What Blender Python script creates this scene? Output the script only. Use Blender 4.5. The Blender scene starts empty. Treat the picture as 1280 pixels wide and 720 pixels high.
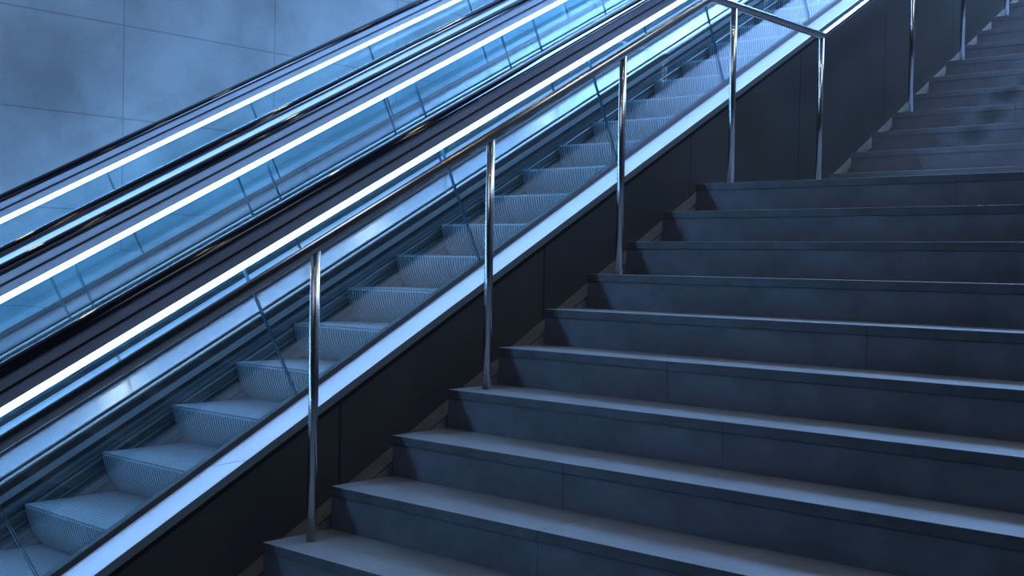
import bpy, bmesh, math, random
from mathutils import Vector, Matrix
random.seed(4)
COL = bpy.context.scene.collection
SC = bpy.context.scene

# ------------------------------------------------------------------ dimensions
RISE, RUN = 0.16, 0.3041            # stone stairs
SLOPE = RISE / RUN
ESC_A, ESC_T = -0.0394, 0.5229      # escalator nosing line  z = ESC_A + ESC_T * y
TH = math.atan(ESC_T); CT, ST = math.cos(TH), math.sin(TH)
STEP_Y0, STEP_DY = -0.093, 0.3615
STEP_DZ = STEP_DY * ESC_T
FLOOR = -0.64
LAND_Y, LAND_Z = 9 * RUN, 9 * RISE
UP_Y = 4.239                        # first nosing of the upper flight
WALL_X = -0.09
LEFT_X = -3.9
BAL = (-0.46, -1.79, -2.12, -3.46)  # the four glass balustrades
TOP_Y = 9.6
TOP_UP = 15                         # steps in the upper flight

# ------------------------------------------------------------------ materials
def mat(name):
    m = bpy.data.materials.new(name); m.use_nodes = True
    nt = m.node_tree
    for n in list(nt.nodes): nt.nodes.remove(n)
    out = nt.nodes.new('ShaderNodeOutputMaterial')
    return m, nt, out
def principled(name, col, rough=.5, metal=0., spec=.5, noise=0., nscale=8., bump=0., bscale=60., rnoise=0., stretch=None):
    m, nt, out = mat(name)
    p = nt.nodes.new('ShaderNodeBsdfPrincipled'); nt.links.new(p.outputs[0], out.inputs[0])
    p.inputs['Base Color'].default_value = (*col, 1); p.inputs['Roughness'].default_value = rough
    p.inputs['Metallic'].default_value = metal; p.inputs['Specular IOR Level'].default_value = spec
    tc = nt.nodes.new('ShaderNodeTexCoord'); src = tc.outputs['Object']
    if stretch:
        mr_ = nt.nodes.new('ShaderNodeMapping'); mr_.inputs['Rotation'].default_value = (-TH, 0, 0)
        mp = nt.nodes.new('ShaderNodeMapping'); mp.inputs['Scale'].default_value = stretch
        nt.links.new(src, mr_.inputs[0]); nt.links.new(mr_.outputs[0], mp.inputs[0]); src = mp.outputs[0]
    if noise:
        n = nt.nodes.new('ShaderNodeTexNoise'); n.inputs['Scale'].default_value = nscale; n.inputs['Detail'].default_value = 7
        n.inputs['Roughness'].default_value = .62
        nt.links.new(src, n.inputs['Vector'])
        r = nt.nodes.new('ShaderNodeValToRGB'); r.color_ramp.elements[0].position = .3; r.color_ramp.elements[1].position = .72
        r.color_ramp.elements[0].color = (*[c * (1 - noise) for c in col], 1)
        r.color_ramp.elements[1].color = (*[min(1, c * (1 + noise)) for c in col], 1)
        nt.links.new(n.outputs['Fac'], r.inputs[0]); nt.links.new(r.outputs[0], p.inputs['Base Color'])
        if rnoise:
            mr = nt.nodes.new('ShaderNodeMapRange'); mr.inputs['To Min'].default_value = rough - rnoise; mr.inputs['To Max'].default_value = rough + rnoise
            nt.links.new(n.outputs['Fac'], mr.inputs[0]); nt.links.new(mr.outputs[0], p.inputs['Roughness'])
    if bump:
        b = nt.nodes.new('ShaderNodeTexNoise'); b.inputs['Scale'].default_value = bscale; b.inputs['Detail'].default_value = 4
        nt.links.new(src, b.inputs['Vector'])
        bp = nt.nodes.new('ShaderNodeBump'); bp.inputs['Strength'].default_value = bump; bp.inputs['Distance'].default_value = .004
        nt.links.new(b.outputs['Fac'], bp.inputs['Height']); nt.links.new(bp.outputs[0], p.inputs['Normal'])
    m['p'] = p.name
    return m
def emission(name, col, s):
    m, nt, out = mat(name)
    e = nt.nodes.new('ShaderNodeEmission'); e.inputs[0].default_value = (*col, 1); e.inputs[1].default_value = s
    nt.links.new(e.outputs[0], out.inputs[0]); return m
def glass(name, tint, refl=1.0):
    m, nt, out = mat(name)
    t = nt.nodes.new('ShaderNodeBsdfTransparent'); t.inputs[0].default_value = (*tint, 1)
    g = nt.nodes.new('ShaderNodeBsdfGlossy'); g.inputs['Roughness'].default_value = .015; g.inputs['Color'].default_value = (.95, .98, 1, 1)
    f = nt.nodes.new('ShaderNodeFresnel'); f.inputs['IOR'].default_value = 1.5
    geo = nt.nodes.new('ShaderNodeNewGeometry')
    ior = nt.nodes.new('ShaderNodeMix'); ior.data_type = 'FLOAT'      # same reflectance on the way in and on the way out
    ior.inputs[2].default_value = 1.5; ior.inputs[3].default_value = 1 / 1.5
    nt.links.new(geo.outputs['Backfacing'], ior.inputs[0])
    nt.links.new(ior.outputs[0], f.inputs['IOR'])
    mx = nt.nodes.new('ShaderNodeMixShader')
    nt.links.new(f.outputs[0], mx.inputs[0]); nt.links.new(t.outputs[0], mx.inputs[1]); nt.links.new(g.outputs[0], mx.inputs[2])
    nt.links.new(mx.outputs[0], out.inputs[0]); return m

def line_mask(nt, src, origin, period, width):
    """0..1 mask that is 1 in a thin line every `period` along one coordinate socket"""
    a = nt.nodes.new('ShaderNodeMath'); a.operation = 'SUBTRACT'; a.inputs[1].default_value = origin; nt.links.new(src, a.inputs[0])
    w = nt.nodes.new('ShaderNodeMath'); w.operation = 'PINGPONG'; w.inputs[1].default_value = period / 2; nt.links.new(a.outputs[0], w.inputs[0])
    c = nt.nodes.new('ShaderNodeMath'); c.operation = 'LESS_THAN'; c.inputs[1].default_value = width / 2; nt.links.new(w.outputs[0], c.inputs[0])
    return c.outputs[0]
def add_joints(m, axes, dark=.45):
    """thin darker joints between slabs: axes = [(axis, origin, period, width), ...]"""
    nt = m.node_tree; p = nt.nodes[m['p']]
    tc = nt.nodes.new('ShaderNodeTexCoord'); sp = nt.nodes.new('ShaderNodeSeparateXYZ'); nt.links.new(tc.outputs['Object'], sp.inputs[0])
    tot = None
    for ax, o, per, w in axes:
        k = line_mask(nt, sp.outputs[ax], o, per, w)
        if tot is None: tot = k
        else:
            mx = nt.nodes.new('ShaderNodeMath'); mx.operation = 'MAXIMUM'; nt.links.new(tot, mx.inputs[0]); nt.links.new(k, mx.inputs[1]); tot = mx.outputs[0]
    mix = nt.nodes.new('ShaderNodeMix'); mix.data_type = 'RGBA'; mix.blend_type = 'MULTIPLY'
    mix.inputs[7].default_value = (dark, dark, dark, 1)
    nt.links.new(tot, mix.inputs[0])
    l = p.inputs['Base Color'].links
    if l: nt.links.new(l[0].from_socket, mix.inputs[6])
    else: mix.inputs[6].default_value = p.inputs['Base Color'].default_value
    nt.links.new(mix.outputs[2], p.inputs['Base Color'])

M = {}
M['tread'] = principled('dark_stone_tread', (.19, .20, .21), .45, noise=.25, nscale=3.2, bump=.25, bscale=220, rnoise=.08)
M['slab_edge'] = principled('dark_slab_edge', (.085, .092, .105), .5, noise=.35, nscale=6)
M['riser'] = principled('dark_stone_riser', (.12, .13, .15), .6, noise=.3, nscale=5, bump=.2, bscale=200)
M['upper'] = principled('lit_upper_stone', (.23, .255, .29), .6, noise=.22, nscale=4.5, bump=.2, bscale=200)  # paler than the lower flight; stronger light up there is put into the colour
M['stringer'] = principled('brown_stone', (.10, .08, .055), .7, noise=.3, nscale=14)
M['stringer_side'] = principled('lit_side_stone', (.34, .34, .42), .6, noise=.15, nscale=14)  # light caught by the curb's side face is put into this paler colour
M['wall'] = principled('dark_panel', (.066, .060, .055), .55, noise=.18, nscale=2.2, rnoise=.05)
def add_stains(m, spots):
    nt = m.node_tree; p = nt.nodes[m['p']]
    geo = nt.nodes.new('ShaderNodeNewGeometry'); prev = p.inputs['Base Color'].links[0].from_socket
    nz = nt.nodes.new('ShaderNodeTexNoise'); nz.inputs['Scale'].default_value = 9; nz.inputs['Detail'].default_value = 3
    nt.links.new(geo.outputs['Position'], nz.inputs['Vector'])
    for (x, y, z, rx, rz, col) in spots:
        mp = nt.nodes.new('ShaderNodeMapping'); mp.vector_type = 'TEXTURE'; mp.inputs['Location'].default_value = (x, y, z); mp.inputs['Scale'].default_value = (rx, .3, rz)
        nt.links.new(geo.outputs['Position'], mp.inputs[0])
        ln = nt.nodes.new('ShaderNodeVectorMath'); ln.operation = 'LENGTH'; nt.links.new(mp.outputs[0], ln.inputs[0])
        ad = nt.nodes.new('ShaderNodeMath'); ad.operation = 'ADD'; nt.links.new(ln.outputs['Value'], ad.inputs[0]); nt.links.new(nz.outputs['Fac'], ad.inputs[1])
        mr = nt.nodes.new('ShaderNodeMapRange'); mr.interpolation_type = 'SMOOTHSTEP'; mr.inputs['From Min'].default_value = .7; mr.inputs['From Max'].default_value = 1.6
        mr.inputs['To Min'].default_value = .65; mr.inputs['To Max'].default_value = 0
        nt.links.new(ad.outputs[0], mr.inputs[0])
        mx = nt.nodes.new('ShaderNodeMix'); mx.data_type = 'RGBA'; mx.inputs[7].default_value = (*col, 1)
        nt.links.new(mr.outputs[0], mx.inputs[0]); nt.links.new(prev, mx.inputs[6]); prev = mx.outputs[2]
    nt.links.new(prev, p.inputs['Base Color'])
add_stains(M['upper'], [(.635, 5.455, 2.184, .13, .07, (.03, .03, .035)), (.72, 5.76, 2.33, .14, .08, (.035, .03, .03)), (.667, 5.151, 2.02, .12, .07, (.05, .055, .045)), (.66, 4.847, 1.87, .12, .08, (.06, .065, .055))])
add_joints(M['wall'], [(1, 1.62, 1.2, .012)], .3)
M['coping'] = principled('dull_metal', (.030, .026, .023), .85, spec=.08)
M['concrete'] = principled('concrete', (.29, .345, .37), .75, noise=.3, nscale=1.3, bump=.35, bscale=18)
add_joints(M['concrete'], [(1, 1.686, 1.25, .010), (2, 1.94, .63, .010)], .68)
M['floor'] = principled('floor_stone', (.13, .14, .15), .45, noise=.2, nscale=3)
add_joints(M['floor'], [(0, 0, .9, .006), (1, 0, .9, .006)], .5)
M['ceiling'] = principled('ceiling_paint', (.10, .10, .11), .8, noise=.05)
M['steel'] = principled('stainless_steel', (.56, .55, .54), .2, metal=1., noise=.05, nscale=30)
M['rubber'] = principled('black_rubber', (.008, .008, .012), .07, spec=.3)
M['alu'] = principled('aluminium', (.50, .50, .55), .38, metal=.7, noise=.04, nscale=20)
M['groove'] = principled('groove_black', (.012, .012, .014), .5)
M['deck'] = principled('brushed_deck', (.62, .53, .55), .27, metal=.72, noise=.04, nscale=4, stretch=(1, .2, 6))
M['outer'] = principled('pale_cladding', (.78, .68, .72), .38, metal=.35, noise=.03, nscale=4)
M['greymetal'] = principled('grey_metal', (.40, .42, .42), .4, metal=.8, noise=.2, nscale=3, stretch=(1, .25, 22))
M['skirt'] = principled('streaky_skirt', (.10, .12, .13), .5, metal=.6, noise=.85, nscale=3, stretch=(1, .3, 14))
M['brush'] = principled('black_brush', (.012, .012, .012), .8)
M['stepalu'] = principled('cast_step', (.32, .40, .45), .45, metal=.35, noise=.12, nscale=6)
M['stepgroove'] = principled('dark_groove', (.13, .165, .19), .6, metal=.2)  # darker tone for the recessed groove faces
M['glass'] = glass('clear_glass', (.885, .967, .987))
M['edge'] = principled('glass_edge', (.05, .13, .18), .12, spec=.8)
LED_COL = (.26, .54, 1.0)
M['led'] = emission('led_diffuser', LED_COL, 20)
M['warm'] = emission('warm_lamp', (1, .86, .62), 60)
M['blue'] = emission('added_cool_light', (.26, .50, 1.0), 31)
M['fill'] = emission('fill_light', (.55, .66, 1.0), 3.2)
M['lamp_rim'] = principled('lamp_rim', (.5, .5, .5), .4, metal=.5)

# ------------------------------------------------------------------ helpers
def link(name, bm, m, parent=None, smooth=False, bevel=0):
    me = bpy.data.meshes.new(name)
    bmesh.ops.recalc_face_normals(bm, faces=bm.faces)
    bm.to_mesh(me); bm.free()
    ms = m if isinstance(m, (list, tuple)) else [m]
    for x in ms: me.materials.append(x)
    if smooth:
        for p in me.polygons: p.use_smooth = True
    o = bpy.data.objects.new(name, me); COL.objects.link(o)
    if parent: o.parent = parent
    if bevel:
        b = o.modifiers.new('bevel', 'BEVEL'); b.width = bevel; b.segments = 2; b.limit_method = 'ANGLE'; b.angle_limit = .6
    return o
def empty(name, label, cat, loc=(0, 0, 0), group=None):
    o = bpy.data.objects.new(name, None); COL.objects.link(o); o.location = loc
    o['label'] = label; o['category'] = cat
    if group: o['group'] = group
    return o
def tag(o, label, cat, group=None):
    o['label'] = label; o['category'] = cat
    if group: o['group'] = group
def struct(o, label=None):
    o['kind'] = 'structure'
    if label: o['label'] = label
    return o
def box(bm, x0, x1, y0, y1, z0, z1, mi=0):
    v = [bm.verts.new((x, y, z)) for x in (x0, x1) for y in (y0, y1) for z in (z0, z1)]
    for f in ((0, 1, 3, 2), (4, 6, 7, 5), (0, 4, 5, 1), (2, 3, 7, 6), (0, 2, 6, 4), (1, 5, 7, 3)):
        bm.faces.new([v[i] for i in f]).material_index = mi
def prism_x(bm, pts, x0, x1, mi=0):
    """extrude a polygon given as (y, z) along X"""
    a = [bm.verts.new((x0, y, z)) for y, z in pts]; b = [bm.verts.new((x1, y, z)) for y, z in pts]
    bm.faces.new(a).material_index = mi; bm.faces.new(b[::-1]).material_index = mi
    n = len(pts)
    for i in range(n):
        bm.faces.new((a[i], b[i], b[(i + 1) % n], a[(i + 1) % n])).material_index = mi
def tube(bm, pts, r, seg=20, cap=True):
    rings = []
    pts = [Vector(p) for p in pts]
    for i, p in enumerate(pts):
        if i == 0: d = (pts[1] - p).normalized()
        elif i == len(pts) - 1: d = (p - pts[-2]).normalized()
        else:
            d = ((p - pts[i - 1]).normalized() + (pts[i + 1] - p).normalized()).normalized()
        up = Vector((1, 0, 0)); s = d.cross(up).normalized(); u = s.cross(d).normalized()
        k = 1.0
        if 0 < i < len(pts) - 1: k = 1 / max(.5, d.dot((pts[i + 1] - p).normalized()))
        rings.append([bm.verts.new(p + s * math.cos(a) * r * k + u * math.sin(a) * r) for a in [2 * math.pi * j / seg for j in range(seg)]])
    for a, b in zip(rings, rings[1:]):
        for j in range(seg): bm.faces.new((a[j], a[(j + 1) % seg], b[(j + 1) % seg], b[j]))
    if cap: bm.faces.new(rings[0][::-1]); bm.faces.new(rings[-1])

# path of the escalator in the (y, z) plane: flat at the bottom, a bend, then the incline
R_B = 1.3
y_int = (FLOOR - ESC_A) / ESC_T
tan_l = R_B * math.tan(TH / 2)
def path(end_y=-2.7, top=TOP_Y, step=None):
    """list of (y, z, angle)"""
    P = [(end_y, FLOOR, 0.)]
    cy, cz = y_int - tan_l, FLOOR + R_B
    n = 10
    for i in range(n + 1):
        a = TH * i / n
        P.append((cy + R_B * math.sin(a), cz - R_B * math.cos(a), a))
    if step:
        y = P[-1][0] + step
        while y < top - .01:
            P.append((y, ESC_A + ESC_T * y, TH)); y += step
    P.append((top, ESC_A + ESC_T * top, TH))
    return P
def at(p, n):   # point at perpendicular offset n above the path
    return (p[0] - math.sin(p[2]) * n, p[1] + math.cos(p[2]) * n)
def sweep(bm, P, prof, X, sgn=1, closed=True, mi=0, caps=True):
    """prof: list of (x offset, n) swept along path P"""
    rings = []
    for p in P:
        r = []
        for (x, n) in prof:
            y, z = at(p, n); r.append(bm.verts.new((X + sgn * x, y, z)))
        rings.append(r)
    m = len(prof)
    for a, b in zip(rings, rings[1:]):
        for j in range(m if closed else m - 1):
            bm.faces.new((a[j], a[(j + 1) % m], b[(j + 1) % m], b[j])).material_index = mi
    if closed and caps:
        bm.faces.new(rings[0][::-1]).material_index = mi; bm.faces.new(rings[-1]).material_index = mi

# ------------------------------------------------------------------ escalators
def newel_path(nc, end_y=-2.55, r=None):
    """path of the handrail centre: from the newel wrap up over and along the incline; returns (y, z, angle) with offset 0 = rail centre"""
    P = []
    base = path(end_y)
    r = r or .30
    for i in range(13):                       # half circle at the bottom end, from below backwards and over
        a = math.pi * (1 - i / 12)
        # angle a measured so tangent turns from -y direction (pi) to +y direction (0)
        y = end_y - r * math.sin(a); z = FLOOR + nc - r + r * math.cos(a)
        P.append((y, z, a))
    for p in base[1:]:
        y, z = at(p, nc); P.append((y, z, p[2]))
    return P
NC = .875   # centre of rail profile group measured perpendicular to the incline

def make_rail_assembly(root, X, inner):
    """everything on top of one glass balustrade"""
    nP = newel_path(NC)
    # newel: a short horizontal run back into the housing
    first = (nP[0][0] + .35, nP[0][1], math.pi)
    nP = [first] + nP
    bm = bmesh.new()
    prof = []
    for i in range(15):                       # rubber handrail: flattened C section
        a = math.pi * (-.12 + 1.24 * i / 14)
        sa = math.sin(a)
        prof.append((.041 * math.cos(a), .904 - NC + (.030 if sa > 0 else .014) * sa))
    prof += [(-.030, .893 - NC), (.030, .893 - NC)]
    sweep(bm, nP, prof, X)
    link('handrail', bm, M['rubber'], root, smooth=True)
    bm = bmesh.new()                          # metal channel under the rubber with a dark groove
    sweep(bm, nP, [(.030, .812 - NC), (.030, .843 - NC), (.034, .845 - NC), (.034, .849 - NC), (.020, .850 - NC), (.020, .860 - NC), (.029, .861 - NC), (.029, .893 - NC),
                   (-.029, .893 - NC), (-.029, .861 - NC), (-.020, .860 - NC), (-.020, .850 - NC), (-.034, .849 - NC), (-.034, .845 - NC), (-.030, .843 - NC), (-.030, .812 - NC)], X)
    bm.faces.ensure_lookup_table()
    for f in bm.faces:
        if len(f.verts) == 4:
            xs = [abs(v.co.x - X) for v in f.verts]
            if max(xs) < .0205: f.material_index = 1
    link('rail_channel', bm, [M['alu'], M['groove']], root)
    bm = bmesh.new()
    lo, hi = (.783, .813)
    sweep(bm, nP[1:], [(.023, lo + .006 - NC), (.027, lo + .012 - NC), (.027, hi - NC), (-.027, hi - NC), (-.027, lo + .012 - NC), (-.023, lo + .006 - NC), (-.018, lo - NC), (.018, lo - NC)], X)
    o = link('light_strip', bm, M['led'], root)
    return

def s_to_y(s, n=0): pass
def make_glass(root, X, s_first, pitch=1.22):
    """glass panels between joints measured along the slope: joint k passes y*CT+z*ST = s_first+k*pitch"""
    g = .0035; t = .006
    # joint position in path coordinate: on the incline the point with y*CT + z*ST = s  ->  y on the path
    def y_of(s): return (s - ST * ESC_A) / (CT + ST * ESC_T)
    def panel(P, rounded=False):
        lo, hi = .19, .795
        pts = [at(p, lo) for p in P]
        top = [at(p, hi) for p in P]
        if rounded:
            y0 = P[0][0]; r = .30 - (NC - .795)
            cz = FLOOR + NC - .30
            arc = [(y0 - r * math.sin(math.pi * (1 - i / 10)), cz + r * math.cos(math.pi * (1 - i / 10))) for i in range(11)]
            poly = pts + top[::-1] + arc[::-1][1:]
            poly = pts + top[::-1][:-1] + arc[::-1]
        else:
            poly = pts + top[::-1]
        bm = bmesh.new()
        a = [bm.verts.new((X - t, y, z)) for y, z in poly]; b = [bm.verts.new((X + t, y, z)) for y, z in poly]
        bm.faces.new(a); bm.faces.new(b[::-1])
        n = len(poly)
        for i in range(n):
            bm.faces.new((a[i], b[i], b[(i + 1) % n], a[(i + 1) % n])).material_index = 1
        link('glass_panel', bm, [M['glass'], M['edge']], root)
    base = path(-2.55)
    s = s_first - pitch
    # joints below are on the incline down to y ~ -0.8
    ys = []
    k = -1
    while True:
        y = y_of(s_first + k * pitch)
        if y > TOP_Y: break
        ys.append(y); k += 1
    # lower rounded panel
    P = [p for p in base if p[0] < ys[0] - .02] + [(ys[0] - g, ESC_A + ESC_T * (ys[0] - g), TH)]
    panel(P, True)
    for a, b in zip(ys, ys[1:] + [TOP_Y]):
        panel([(a + g, ESC_A + ESC_T * (a + g), TH), (b - g, ESC_A + ESC_T * (b - g), TH)])

def step_profile():
    # (y, z) of the riser from nosing to bottom, relative to the nosing
    return [(0, -.003), (.003, -.022), (.010, -.055), (.022, -.092), (.040, -.130), (.064, -.165), (.090, -.196), (.110, -.215)]
PITCH = .019
def step_meshes(w):
    n = int(w / PITCH)
    prof = step_profile()
    bm = bmesh.new()                       # cleated riser
    cols = []
    for i in range(n):
        x0 = -w / 2 + i * PITCH
        for dx, dep in ((0, 0), (.009, 0), (.0105, .008), (.0175, .008)):
            cols.append((x0 + dx, dep))
    cols.append((w / 2, 0))
    grid = [[bm.verts.new((x, y + d, z - (d if j == 0 else 0) * .3)) for j, (y, z) in enumerate(prof)] for x, d in cols]
    for a, b in zip(grid, grid[1:]):
        for j in range(len(prof) - 1): bm.faces.new((a[j], b[j], b[j + 1], a[j + 1])).material_index = int(a[3].co.y > prof[3][0] + .005 or b[3].co.y > prof[3][0] + .005)
    # closed ends and back
    for g in (grid[0], grid[-1]):
        x = g[0].co.x
        bk = [bm.verts.new((x, .14, z)) for z in (prof[0][1], prof[-1][1])]
        bm.faces.new(g + [bk[1], bk[0]])
    bm2 = bmesh.new()                      # grooved tread
    rows = []
    for i in range(n):
        x0 = -w / 2 + i * PITCH
        for dx, dep in ((0, 0), (.009, 0), (.0105, .008), (.0175, .008)):
            rows.append((x0 + dx, -dep))
    rows.append((w / 2, 0))
    D = STEP_DY + .10
    ps = [[bm2.verts.new((x, y, z + (0 if y > 0 else 0))) for y in (-.001, .012, D)] for x, z in rows]
    for a, b in zip(ps, ps[1:]):
        for j in range(2): bm2.faces.new((a[j], a[j + 1], b[j + 1], b[j])).material_index = int(a[0].co.z < -.005 or b[0].co.z < -.005)
    box(bm2, -w / 2, w / 2, .02, D, -.05, -.0085)
    box(bm2, -w / 2, w / 2, .0, .02, -.014, -.0085)
    return bm, bm2

def make_escalator(name, label, xn, xf, dx, s_joint):
    """xn: near balustrade X, xf: far balustrade X"""
    root = empty(name, label, 'escalator', ((xn + xf) / 2, -2.5, FLOOR))
    inv = Matrix.Translation((-(xn + xf) / 2, 2.5, -FLOOR))
    kids_before = set(bpy.data.objects)
    for X, sg in ((xn, -1), (xf, 1)):
        make_glass(root, X, s_joint)
        make_rail_assembly(root, X, sg)
        # dark seal at the foot of the glass
        bm = bmesh.new(); P = path(-2.86)
        sweep(bm, P, [(.024, .150), (.024, .185), (.016, .203), (-.016, .203), (-.024, .185), (-.024, .150)], X)
        link('glass_seal', bm, M['groove'], root)
        # inner deck falling gently toward the steps
        bm = bmesh.new()
        dw = .168 if X == xf else .080       # the deck on the near side is narrow
        sweep(bm, P, [(.024, .176), (dw, .149 if X == xf else .142), (dw, .141 if X == xf else .134), (.024, .141 if X == xf else .134)], X, sg)
        link('inner_deck', bm, M['deck'], root)
        bm = bmesh.new()
        sweep(bm, P, [(.024, .132), (dw - .002, .132), (dw + .003, .122), (dw + .003, .118), (.024, .118)], X, sg)
        link('deck_lip', bm, M['greymetal'], root)
        bm = bmesh.new()
        sweep(bm, P, [(dw - .018, .118), (dw + .020, .118), (dw + .020, -.32), (dw - .018, -.32)], X, sg)
        link('skirt_gap', bm, M['brush'], root)
        bm = bmesh.new()
        sweep(bm, P, [(dw + .016, .086), (dw + .028, .083), (dw + .030, .056), (dw + .016, .054)], X, sg)
        link('skirt_deflector', bm, M['greymetal'], root)
        bm = bmesh.new()                    # skirt panel with pressed ribs
        pr = [(.188, .030), (.206, .030), (.206, -.010), (.200, -.016), (.200, -.022), (.206, -.028), (.206, -.060), (.201, -.064), (.201, -.070), (.206, -.074), (.206, -.30), (.188, -.30)]
        sweep(bm, P, [(u - .168 + dw, n) for u, n in pr], X, sg)
        link('skirt_panel', bm, M['skirt'], root)
    # steps
    w = abs(xn - xf) - .332
    a, b = step_meshes(w)
    xc = (xn + xf) / 2 + .044
    proto = bpy.data.objects.new('step', None); COL.objects.link(proto); proto.parent = root
    r = link('riser', a, [M['stepalu'], M['stepgroove']], proto); t = link('tread', b, [M['stepalu'], M['stepgroove']], proto)
    for i in range(-5, 26):
        y = STEP_Y0 + i * STEP_DY; z = ESC_A + ESC_T * y
        if y > TOP_Y - .5: break
        z = max(z, FLOOR + (.02 if i == -3 else 0))
        if i == -5: s, rr, tt = proto, r, t
        else:
            s = proto.copy(); COL.objects.link(s); s.parent = root
            rr = r.copy(); COL.objects.link(rr); rr.parent = s
            tt = t.copy(); COL.objects.link(tt); tt.parent = s
        s.location = (xc, y, z)
    # comb plate where the steps run out
    bm = bmesh.new(); y0 = STEP_Y0 - 5 * STEP_DY
    box(bm, xc - w / 2, xc + w / 2, -2.85, y0 + .06, FLOOR + .004, FLOOR + .014)
    for i in range(int(w / PITCH / 1)):
        box(bm, xc - w / 2 + i * PITCH + .004, xc - w / 2 + i * PITCH + .009, y0 + .06, y0 + .11, FLOOR + .004, FLOOR + .010)
    link('comb_plate', bm, M['greymetal'], root)
    for o in set(bpy.data.objects) - kids_before:
        if o.parent == root and o.name.split('.')[0] != 'x': o.location = inv @ o.location
    return root

E1 = make_escalator('escalator', 'nearer blue-lit escalator with its bare grooved steps in view, beside the stone stairs', BAL[0], BAL[1], 0, .648)
E2 = make_escalator('escalator', 'farther escalator beside the concrete wall, seen only through glass balustrades', BAL[2], BAL[3], 0, .665)

def deckpiece(name, prof, m, parent, P=None, joint=None):
    bm = bmesh.new(); sweep(bm, P or path(-2.86), prof, 0)
    o = link(name, bm, m, parent)
    if parent: o.location = (-parent.location.x, -parent.location.y, -parent.location.z)
    return o
# pale outer cladding between the near balustrade and the dark wall
PO = path(-2.86)
segs = []
s_cuts = [-3.0, .155, 3.7, 7.4, 20]
def cut_path(a, b):
    P = [p for p in path(-2.86) if a < p[0] * CT + p[1] * ST < b]
    def pt(s):
        y = (s - ST * ESC_A) / (CT + ST * ESC_T); return (y, ESC_A + ESC_T * y, TH)
    out = list(P)
    if a > -1: out = [pt(a + .003)] + [p for p in out if p[0] > pt(a)[0] + .01]
    if b < 12: out = [p for p in out if p[0] < pt(b)[0] - .01] + [pt(b - .0015)]
    return out
for a, b in zip(s_cuts, s_cuts[1:]):
    P = cut_path(a, b)
    deckpiece('outer_cladding', [(-.436, .1835), (-.150, .2555), (-.146, .250), (-.150, .235), (-.436, .165)], M['outer'], E1, P)
# cover between the two escalators, and the strip between the far one and the concrete wall
deckpiece('outer_cladding', [(BAL[1] - .025, .180), (BAL[2] + .025, .180), (BAL[2] + .025, .155), (BAL[1] - .025, .155)], M['outer'], E1)
deckpiece('outer_cladding', [(BAL[3] - .025, .180), (LEFT_X + .012, .180), (LEFT_X + .012, .155), (BAL[3] - .025, .155)], M['concrete'], E2)

# ------------------------------------------------------------------ walls, floor, ceiling
def sloped_wall(name, x0, x1, nlow_z, h, m, label):
    bm = bmesh.new(); P = path(-2.86)
    top = [at(p, h) for p in P]
    poly = [(P[0][0], nlow_z)] + top + [(P[-1][0], nlow_z)]
    prism_x(bm, poly, x0, x1)
    return struct(link(name, bm, m), label)
sloped_wall('wall_middle', -.150, WALL_X, FLOOR, .238, M['wall'], 'dark panelled side wall of the escalator, facing the stone stairs')
bm = bmesh.new(); sweep(bm, path(-2.86), [(-.1455, .2385), (-.088, .2385), (-.088, .256), (-.1455, .256)], 0)
struct(link('trim_1', bm, M['coping']), 'narrow grey metal coping along the top of the dark side wall')

bm = bmesh.new(); box(bm, LEFT_X - .2, LEFT_X, -6, 14, FLOOR, 8.6)
struct(link('wall_left', bm, M['concrete']), 'pale concrete panel wall behind the escalators')
bm = bmesh.new(); box(bm, 5.6, 5.8, -6, 14, FLOOR, 8.6)
struct(link('wall_right', bm, M['wall']), 'dark wall on the far right of the stairs')
bm = bmesh.new(); box(bm, LEFT_X - .2, 5.8, -6, 14, FLOOR - .2, FLOOR)
struct(link('floor', bm, M['floor']), 'dark stone floor at the foot of the stairs')
bm = bmesh.new(); box(bm, LEFT_X - .2, 5.8, -6, 14, 8.6, 8.8)
struct(link('ceiling', bm, M['ceiling']), 'high dark ceiling of the hall')
# solid ground beneath the flights at the top end
bm = bmesh.new()
prism_x(bm, [(.2, FLOOR + .001), (TOP_Y - .1, FLOOR + .001), (TOP_Y - .1, ESC_A + ESC_T * TOP_Y - .62), (.2, ESC_A + ESC_T * .2 - .42 + -.1)], LEFT_X + .001, -.16)
struct(link('trim_2', bm, M['wall']), 'dark truss casing hidden below the escalator steps')

bm = bmesh.new(); box(bm, LEFT_X, 5.6, 13.8, 14, FLOOR + .001, 8.599)
struct(link('wall_back', bm, M['wall']), 'dark back wall of the hall')
bm = bmesh.new(); box(bm, -.08, 5.59, UP_Y + (TOP_UP - 1) * RUN + RUN + .05, 13.79, LAND_Z + TOP_UP * RISE - .2, LAND_Z + TOP_UP * RISE)
struct(link('floor', bm, M['floor']), 'upper floor at the head of the stairs')
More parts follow.
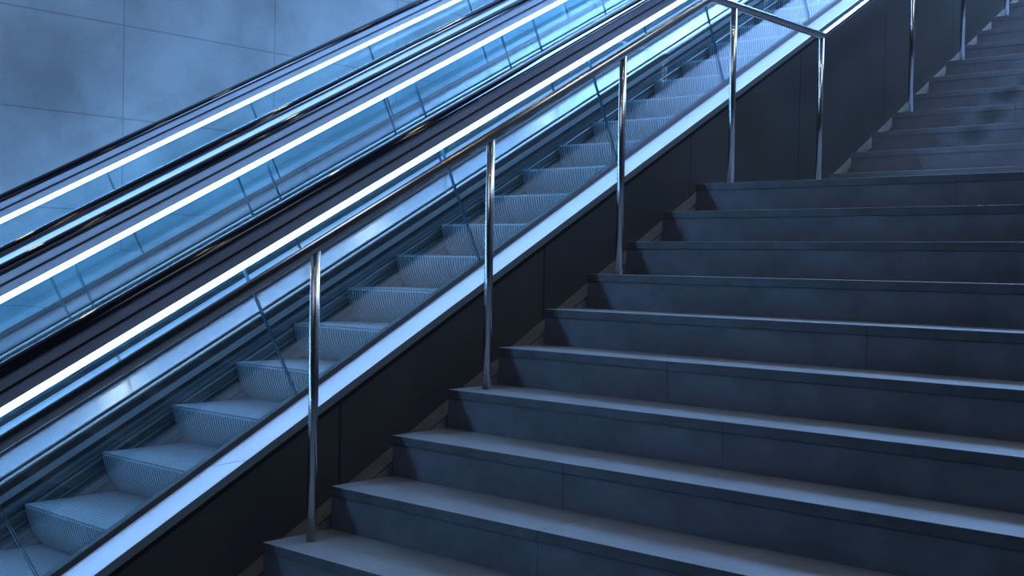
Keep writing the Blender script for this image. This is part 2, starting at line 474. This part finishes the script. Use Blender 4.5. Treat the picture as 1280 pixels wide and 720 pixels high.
# ------------------------------------------------------------------ stone stairs
W = 5.59
def stone_flight(name, label, y0, z0, k0, k1, m_t, m_r, landing=None):
    """treads k0..k1, nosing k at (y0+k*RUN, z0+k*RISE)"""
    root = empty(name, label, 'staircase', (W / 2, y0 + k0 * RUN, z0 + (k0 - 1) * RISE))
    L = root.location
    for k in range(k0, k1 + 1):
        y = y0 + k * RUN; z = z0 + k * RISE
        depth = RUN + .03 if not (landing and k == k1) else landing
        st = bpy.data.objects.new('stone_step', None); COL.objects.link(st); st.parent = root
        st.location = (0 - L.x, y - L.y, z - L.z)
        # tread made of long slabs with hair joints
        rnd = random.Random(k * 7 + int(y0 * 10))
        x = 0; cuts = []
        first = {1: 1.007, 3: 1.30}.get(k, rnd.uniform(.7, 2.2)) if y0 == 0 else rnd.uniform(.7, 2.2)
        cuts = [0, first]
        while cuts[-1] < W: cuts.append(cuts[-1] + rnd.uniform(1.5, 1.9))
        cuts[-1] = W
        if len(cuts) > 2 and cuts[-1] - cuts[-2] < .3: del cuts[-2]
        bm = bmesh.new()
        for a, b in zip(cuts, cuts[1:]):
            box(bm, a + (.0006 if a else 0), b - .0006, 0, depth, -.036, 0)
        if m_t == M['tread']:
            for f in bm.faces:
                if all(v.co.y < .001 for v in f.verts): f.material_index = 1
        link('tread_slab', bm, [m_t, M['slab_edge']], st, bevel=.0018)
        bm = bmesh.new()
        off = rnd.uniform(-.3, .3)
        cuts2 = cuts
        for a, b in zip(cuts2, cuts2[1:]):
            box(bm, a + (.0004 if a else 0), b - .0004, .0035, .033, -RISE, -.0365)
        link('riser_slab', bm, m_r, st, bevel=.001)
    return root
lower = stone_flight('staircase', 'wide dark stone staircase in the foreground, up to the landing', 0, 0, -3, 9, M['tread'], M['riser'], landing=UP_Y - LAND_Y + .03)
upper = stone_flight('staircase', 'upper flight of stone steps beyond the landing, at top right', UP_Y - RUN, LAND_Z, 1, TOP_UP, M['upper'], M['upper'])
# stringers: sloping stone curb in the slot between the steps and the dark wall
def stringer(name, label, ya, za, yb, zlow):
    root = empty(name, label, 'stringer', (0, ya, zlow))
    f = lambda y: za + (y - ya) * SLOPE
    bm = bmesh.new()
    prism_x(bm, [(ya, zlow), (yb, zlow if zlow == FLOOR else f(yb) - .5), (yb, f(yb) - .006), (ya, f(ya) - .006)] if zlow == FLOOR else
            [(ya, f(ya) - .45), (yb, f(yb) - .45), (yb, f(yb) - .006), (ya, f(ya) - .006)], WALL_X + .0015, -.0015)
    o = link('curb_body', bm, M['stringer_side'], root); o.location = (0, -ya, -zlow)
    bm = bmesh.new()
    prism_x(bm, [(ya, f(ya) - .006), (yb, f(yb) - .006), (yb, f(yb)), (ya, f(ya))], WALL_X + .0015, -.0015)
    o = link('curb_cap', bm, M['stringer'], root); o.location = (0, -ya, -zlow)
stringer('sloping_curb', 'narrow brown sloping curb between the dark wall and the lower stone steps', -.9, -.9 * SLOPE - .106, 2.93, FLOOR)
stringer('sloping_curb', 'narrow brown sloping curb beside the upper stone flight', UP_Y - .3, LAND_Z + RISE - .3 * SLOPE - .106, UP_Y + RUN * TOP_UP - .2, 1.0)
bm = bmesh.new(); box(bm, WALL_X + .0015, -.0015, 2.935, UP_Y - .305, LAND_Z - .3, LAND_Z - .002)
struct(link('trim_3', bm, M['stringer_side']), 'flat curb beside the landing')

# ------------------------------------------------------------------ stainless handrail of the stairs
PX = .105; RR = .0215
rail = empty('stair_handrail', 'stainless steel tube handrail on slim round posts along the left of the stairs', 'handrail', (PX, .13, 0))
ZO = .978
bend1 = (LAND_Z + .95 - ZO) / SLOPE
zl = LAND_Z + .95
P5 = 3.905
ylow = -1.45
def arc_pts(c, d0, d1, t, n=5):
    """rounded corner at c between incoming dir d0 and outgoing dir d1"""
    c = Vector(c); d0 = Vector(d0).normalized(); d1 = Vector(d1).normalized()
    a = c - d0 * t; b = c + d1 * t
    return [tuple((1 - s) ** 2 * a + 2 * s * (1 - s) * c + s * s * b) for s in [i / n for i in range(n + 1)]]
dsl = (0, 1, SLOPE)
pts = [(PX, ylow, ZO + ylow * SLOPE)] + arc_pts((PX, bend1, zl), dsl, (0, 1, 0), .035) + arc_pts((PX, P5 + .01, zl), (0, 1, 0), dsl, .02, 3) + [(PX, P5 + 5.0, zl + 4.99 * SLOPE)]
bm = bmesh.new(); tube(bm, pts, RR, 24)
o = link('rail_tube', bm, M['steel'], rail, smooth=True); o.location = (-PX, -.13, 0)
def rail_z(y):
    if y < bend1: return ZO + y * SLOPE
    if y < P5: return zl
    return zl + (y - P5 - .01) * SLOPE
posts = [(-1.32, FLOOR), (.131, 0), (1.033, 3 * RISE), (1.932, 6 * RISE), (2.91, LAND_Z), (P5, LAND_Z), (5.206, None), (6.104, None), (7.006, None), (7.91, None)]
for y, zb in posts:
    if zb is None: zb = LAND_Z + RISE * (int((y - UP_Y) / RUN) + 1)
    bm = bmesh.new()
    r = bmesh.ops.create_cone(bm, cap_ends=True, segments=24, radius1=.0172, radius2=.0172, depth=rail_z(y) - zb - .008)
    bmesh.ops.translate(bm, verts=r['verts'], vec=(0, 0, (rail_z(y) - zb - .008) / 2 + .0005))
    o = link('post', bm, M['steel'], rail, smooth=False); o.location = (0, y - .13, zb)
    for p in o.data.polygons: p.use_smooth = abs(p.normal.z) < .5

# ------------------------------------------------------------------ lamps of the hall, plus added light panels
lampspots = [(-1.6, 1.5), (-1.6, 5.0), (-1.6, 8.5), (1.2, -1.5), (1.2, 2.0), (1.2, 5.5), (3.6, -1.2), (3.9, 8.0)]
for i, (x, y) in enumerate(lampspots):
    l = empty('ceiling_lamp', 'small round warm ceiling lamp high above the escalators and stairs', 'ceiling lamp', (x, y, 8.56), 'round warm ceiling lamps')
    bm = bmesh.new(); bmesh.ops.create_cone(bm, cap_ends=True, segments=32, radius1=.13, radius2=.15, depth=.05); 
    o = link('lamp_rim', bm, M['lamp_rim'], l); o.location = (0, 0, .014)
    bm = bmesh.new(); bmesh.ops.create_cone(bm, cap_ends=True, segments=32, radius1=.11, radius2=.11, depth=.01)
    o = link('lamp_disc', bm, M['warm'], l); o.location = (0, 0, -.017)
l = empty('added_blue_panel', 'large blue panel on rods added above the upper flight to light the treads', 'light panel', (.6, 8.8, 7.9))  # added panel with frame and rods; lights the stair treads from above and behind
bm = bmesh.new(); box(bm, -2.1, 2.1, -1.7, 1.7, -.02, 0); link('diffuser', bm, M['blue'], l)
bm = bmesh.new(); box(bm, -2.16, 2.16, -1.76, 1.76, .001, .09); link('added_panel_frame', bm, M['lamp_rim'], l)
for sx in (-1, 1):
    for sy in (-1, 1):
        bm = bmesh.new(); box(bm, -.01, .01, -.01, .01, .0905, .699); o = link('added_panel_rod', bm, M['lamp_rim'], l); o.location = (sx * 1.8, sy * 1.4, 0)
for i in range(4):
    y = .60 + i * 2.4; z = 2.62 + i * 1.2
    l = empty('wall_lamp', 'small round warm lamp on the concrete wall above the escalators', 'wall lamp', (LEFT_X + .001, y, z), 'round lamps along the concrete wall')
    bm = bmesh.new(); bmesh.ops.create_cone(bm, cap_ends=True, segments=32, radius1=.10, radius2=.085, depth=.05)
    o = link('lamp_rim', bm, M['lamp_rim'], l); o.rotation_euler = (0, math.pi / 2, 0); o.location = (.026, 0, 0)
    bm = bmesh.new(); bmesh.ops.create_cone(bm, cap_ends=True, segments=32, radius1=.07, radius2=.07, depth=.006)
    o = link('lamp_disc', bm, M['warm'], l); o.rotation_euler = (0, math.pi / 2, 0); o.location = (.055, 0, 0)
l = empty('added_fill_panel', 'dim fill panel added under the ceiling to brighten the foot of the stairs', 'light panel', (-.6, -4.2, 8.5))  # added fill source behind the camera, lifts the risers and the dark wall
bm = bmesh.new(); box(bm, -2.2, 2.2, -1.5, 1.5, -.02, 0); link('diffuser', bm, M['fill'], l)
bm = bmesh.new(); box(bm, -2.26, 2.26, -1.56, 1.56, .001, .07); link('added_panel_frame', bm, M['lamp_rim'], l)
M['soft'] = emission('grey_fill_light', (.72, .84, 1.0), 3.4)
l = empty('added_fill_panel', 'dim grey fill panel added above the right side of the stairs', 'light panel', (4.2, 3.2, 8.5))  # added fill source, brightens the side wall and the right-hand treads
bm = bmesh.new(); box(bm, -1.2, 1.2, -2, 2, -.02, 0); link('diffuser', bm, M['soft'], l)
bm = bmesh.new(); box(bm, -1.26, 1.26, -2.06, 2.06, .001, .07); link('added_panel_frame', bm, M['lamp_rim'], l)
w = bpy.data.worlds.new('world'); SC.world = w; w.use_nodes = True
bg = w.node_tree.nodes['Background']; bg.inputs[0].default_value = (.25, .45, .9, 1); bg.inputs[1].default_value = .02

# ------------------------------------------------------------------ camera
R = Vector((0.748, 0.663, 0.019)); U = Vector((-0.027, 0.001, 1.0)); 
F = Vector((-0.663, 0.748, -0.019))
def cam_axes(a, b, c):
    f = Vector((-math.sin(a) * math.cos(b), math.cos(a) * math.cos(b), math.sin(b)))
    rt = Vector((math.cos(a), math.sin(a), 0)); u = rt.cross(f)
    return rt * math.cos(c) + u * math.sin(c), -rt * math.sin(c) + u * math.cos(c), f
R, U, F = cam_axes(*CAM_ANG) if 'CAM_ANG' in globals() else cam_axes(0.7251, -0.0185, 0.0193)
cam = bpy.data.cameras.new('camera'); co = bpy.data.objects.new('camera', cam); COL.objects.link(co)
cam.lens = 1461.66 / 1280 * 36; cam.sensor_width = 36; cam.clip_start = .05
m = Matrix((R, U, -F)).transposed().to_4x4(); m.translation = Vector((3.3657, -2.5, .9887)); co.matrix_world = m
SC.camera = co
SC.view_settings.view_transform = 'Standard'; SC.view_settings.look = 'None'; SC.view_settings.gamma = 1
SC.view_settings.use_curve_mapping = False
SC.view_settings.exposure = 0
SC.cycles.max_bounces = 10; SC.cycles.transparent_max_bounces = 32; SC.cycles.glossy_bounces = 5; SC.cycles.diffuse_bounces = 4
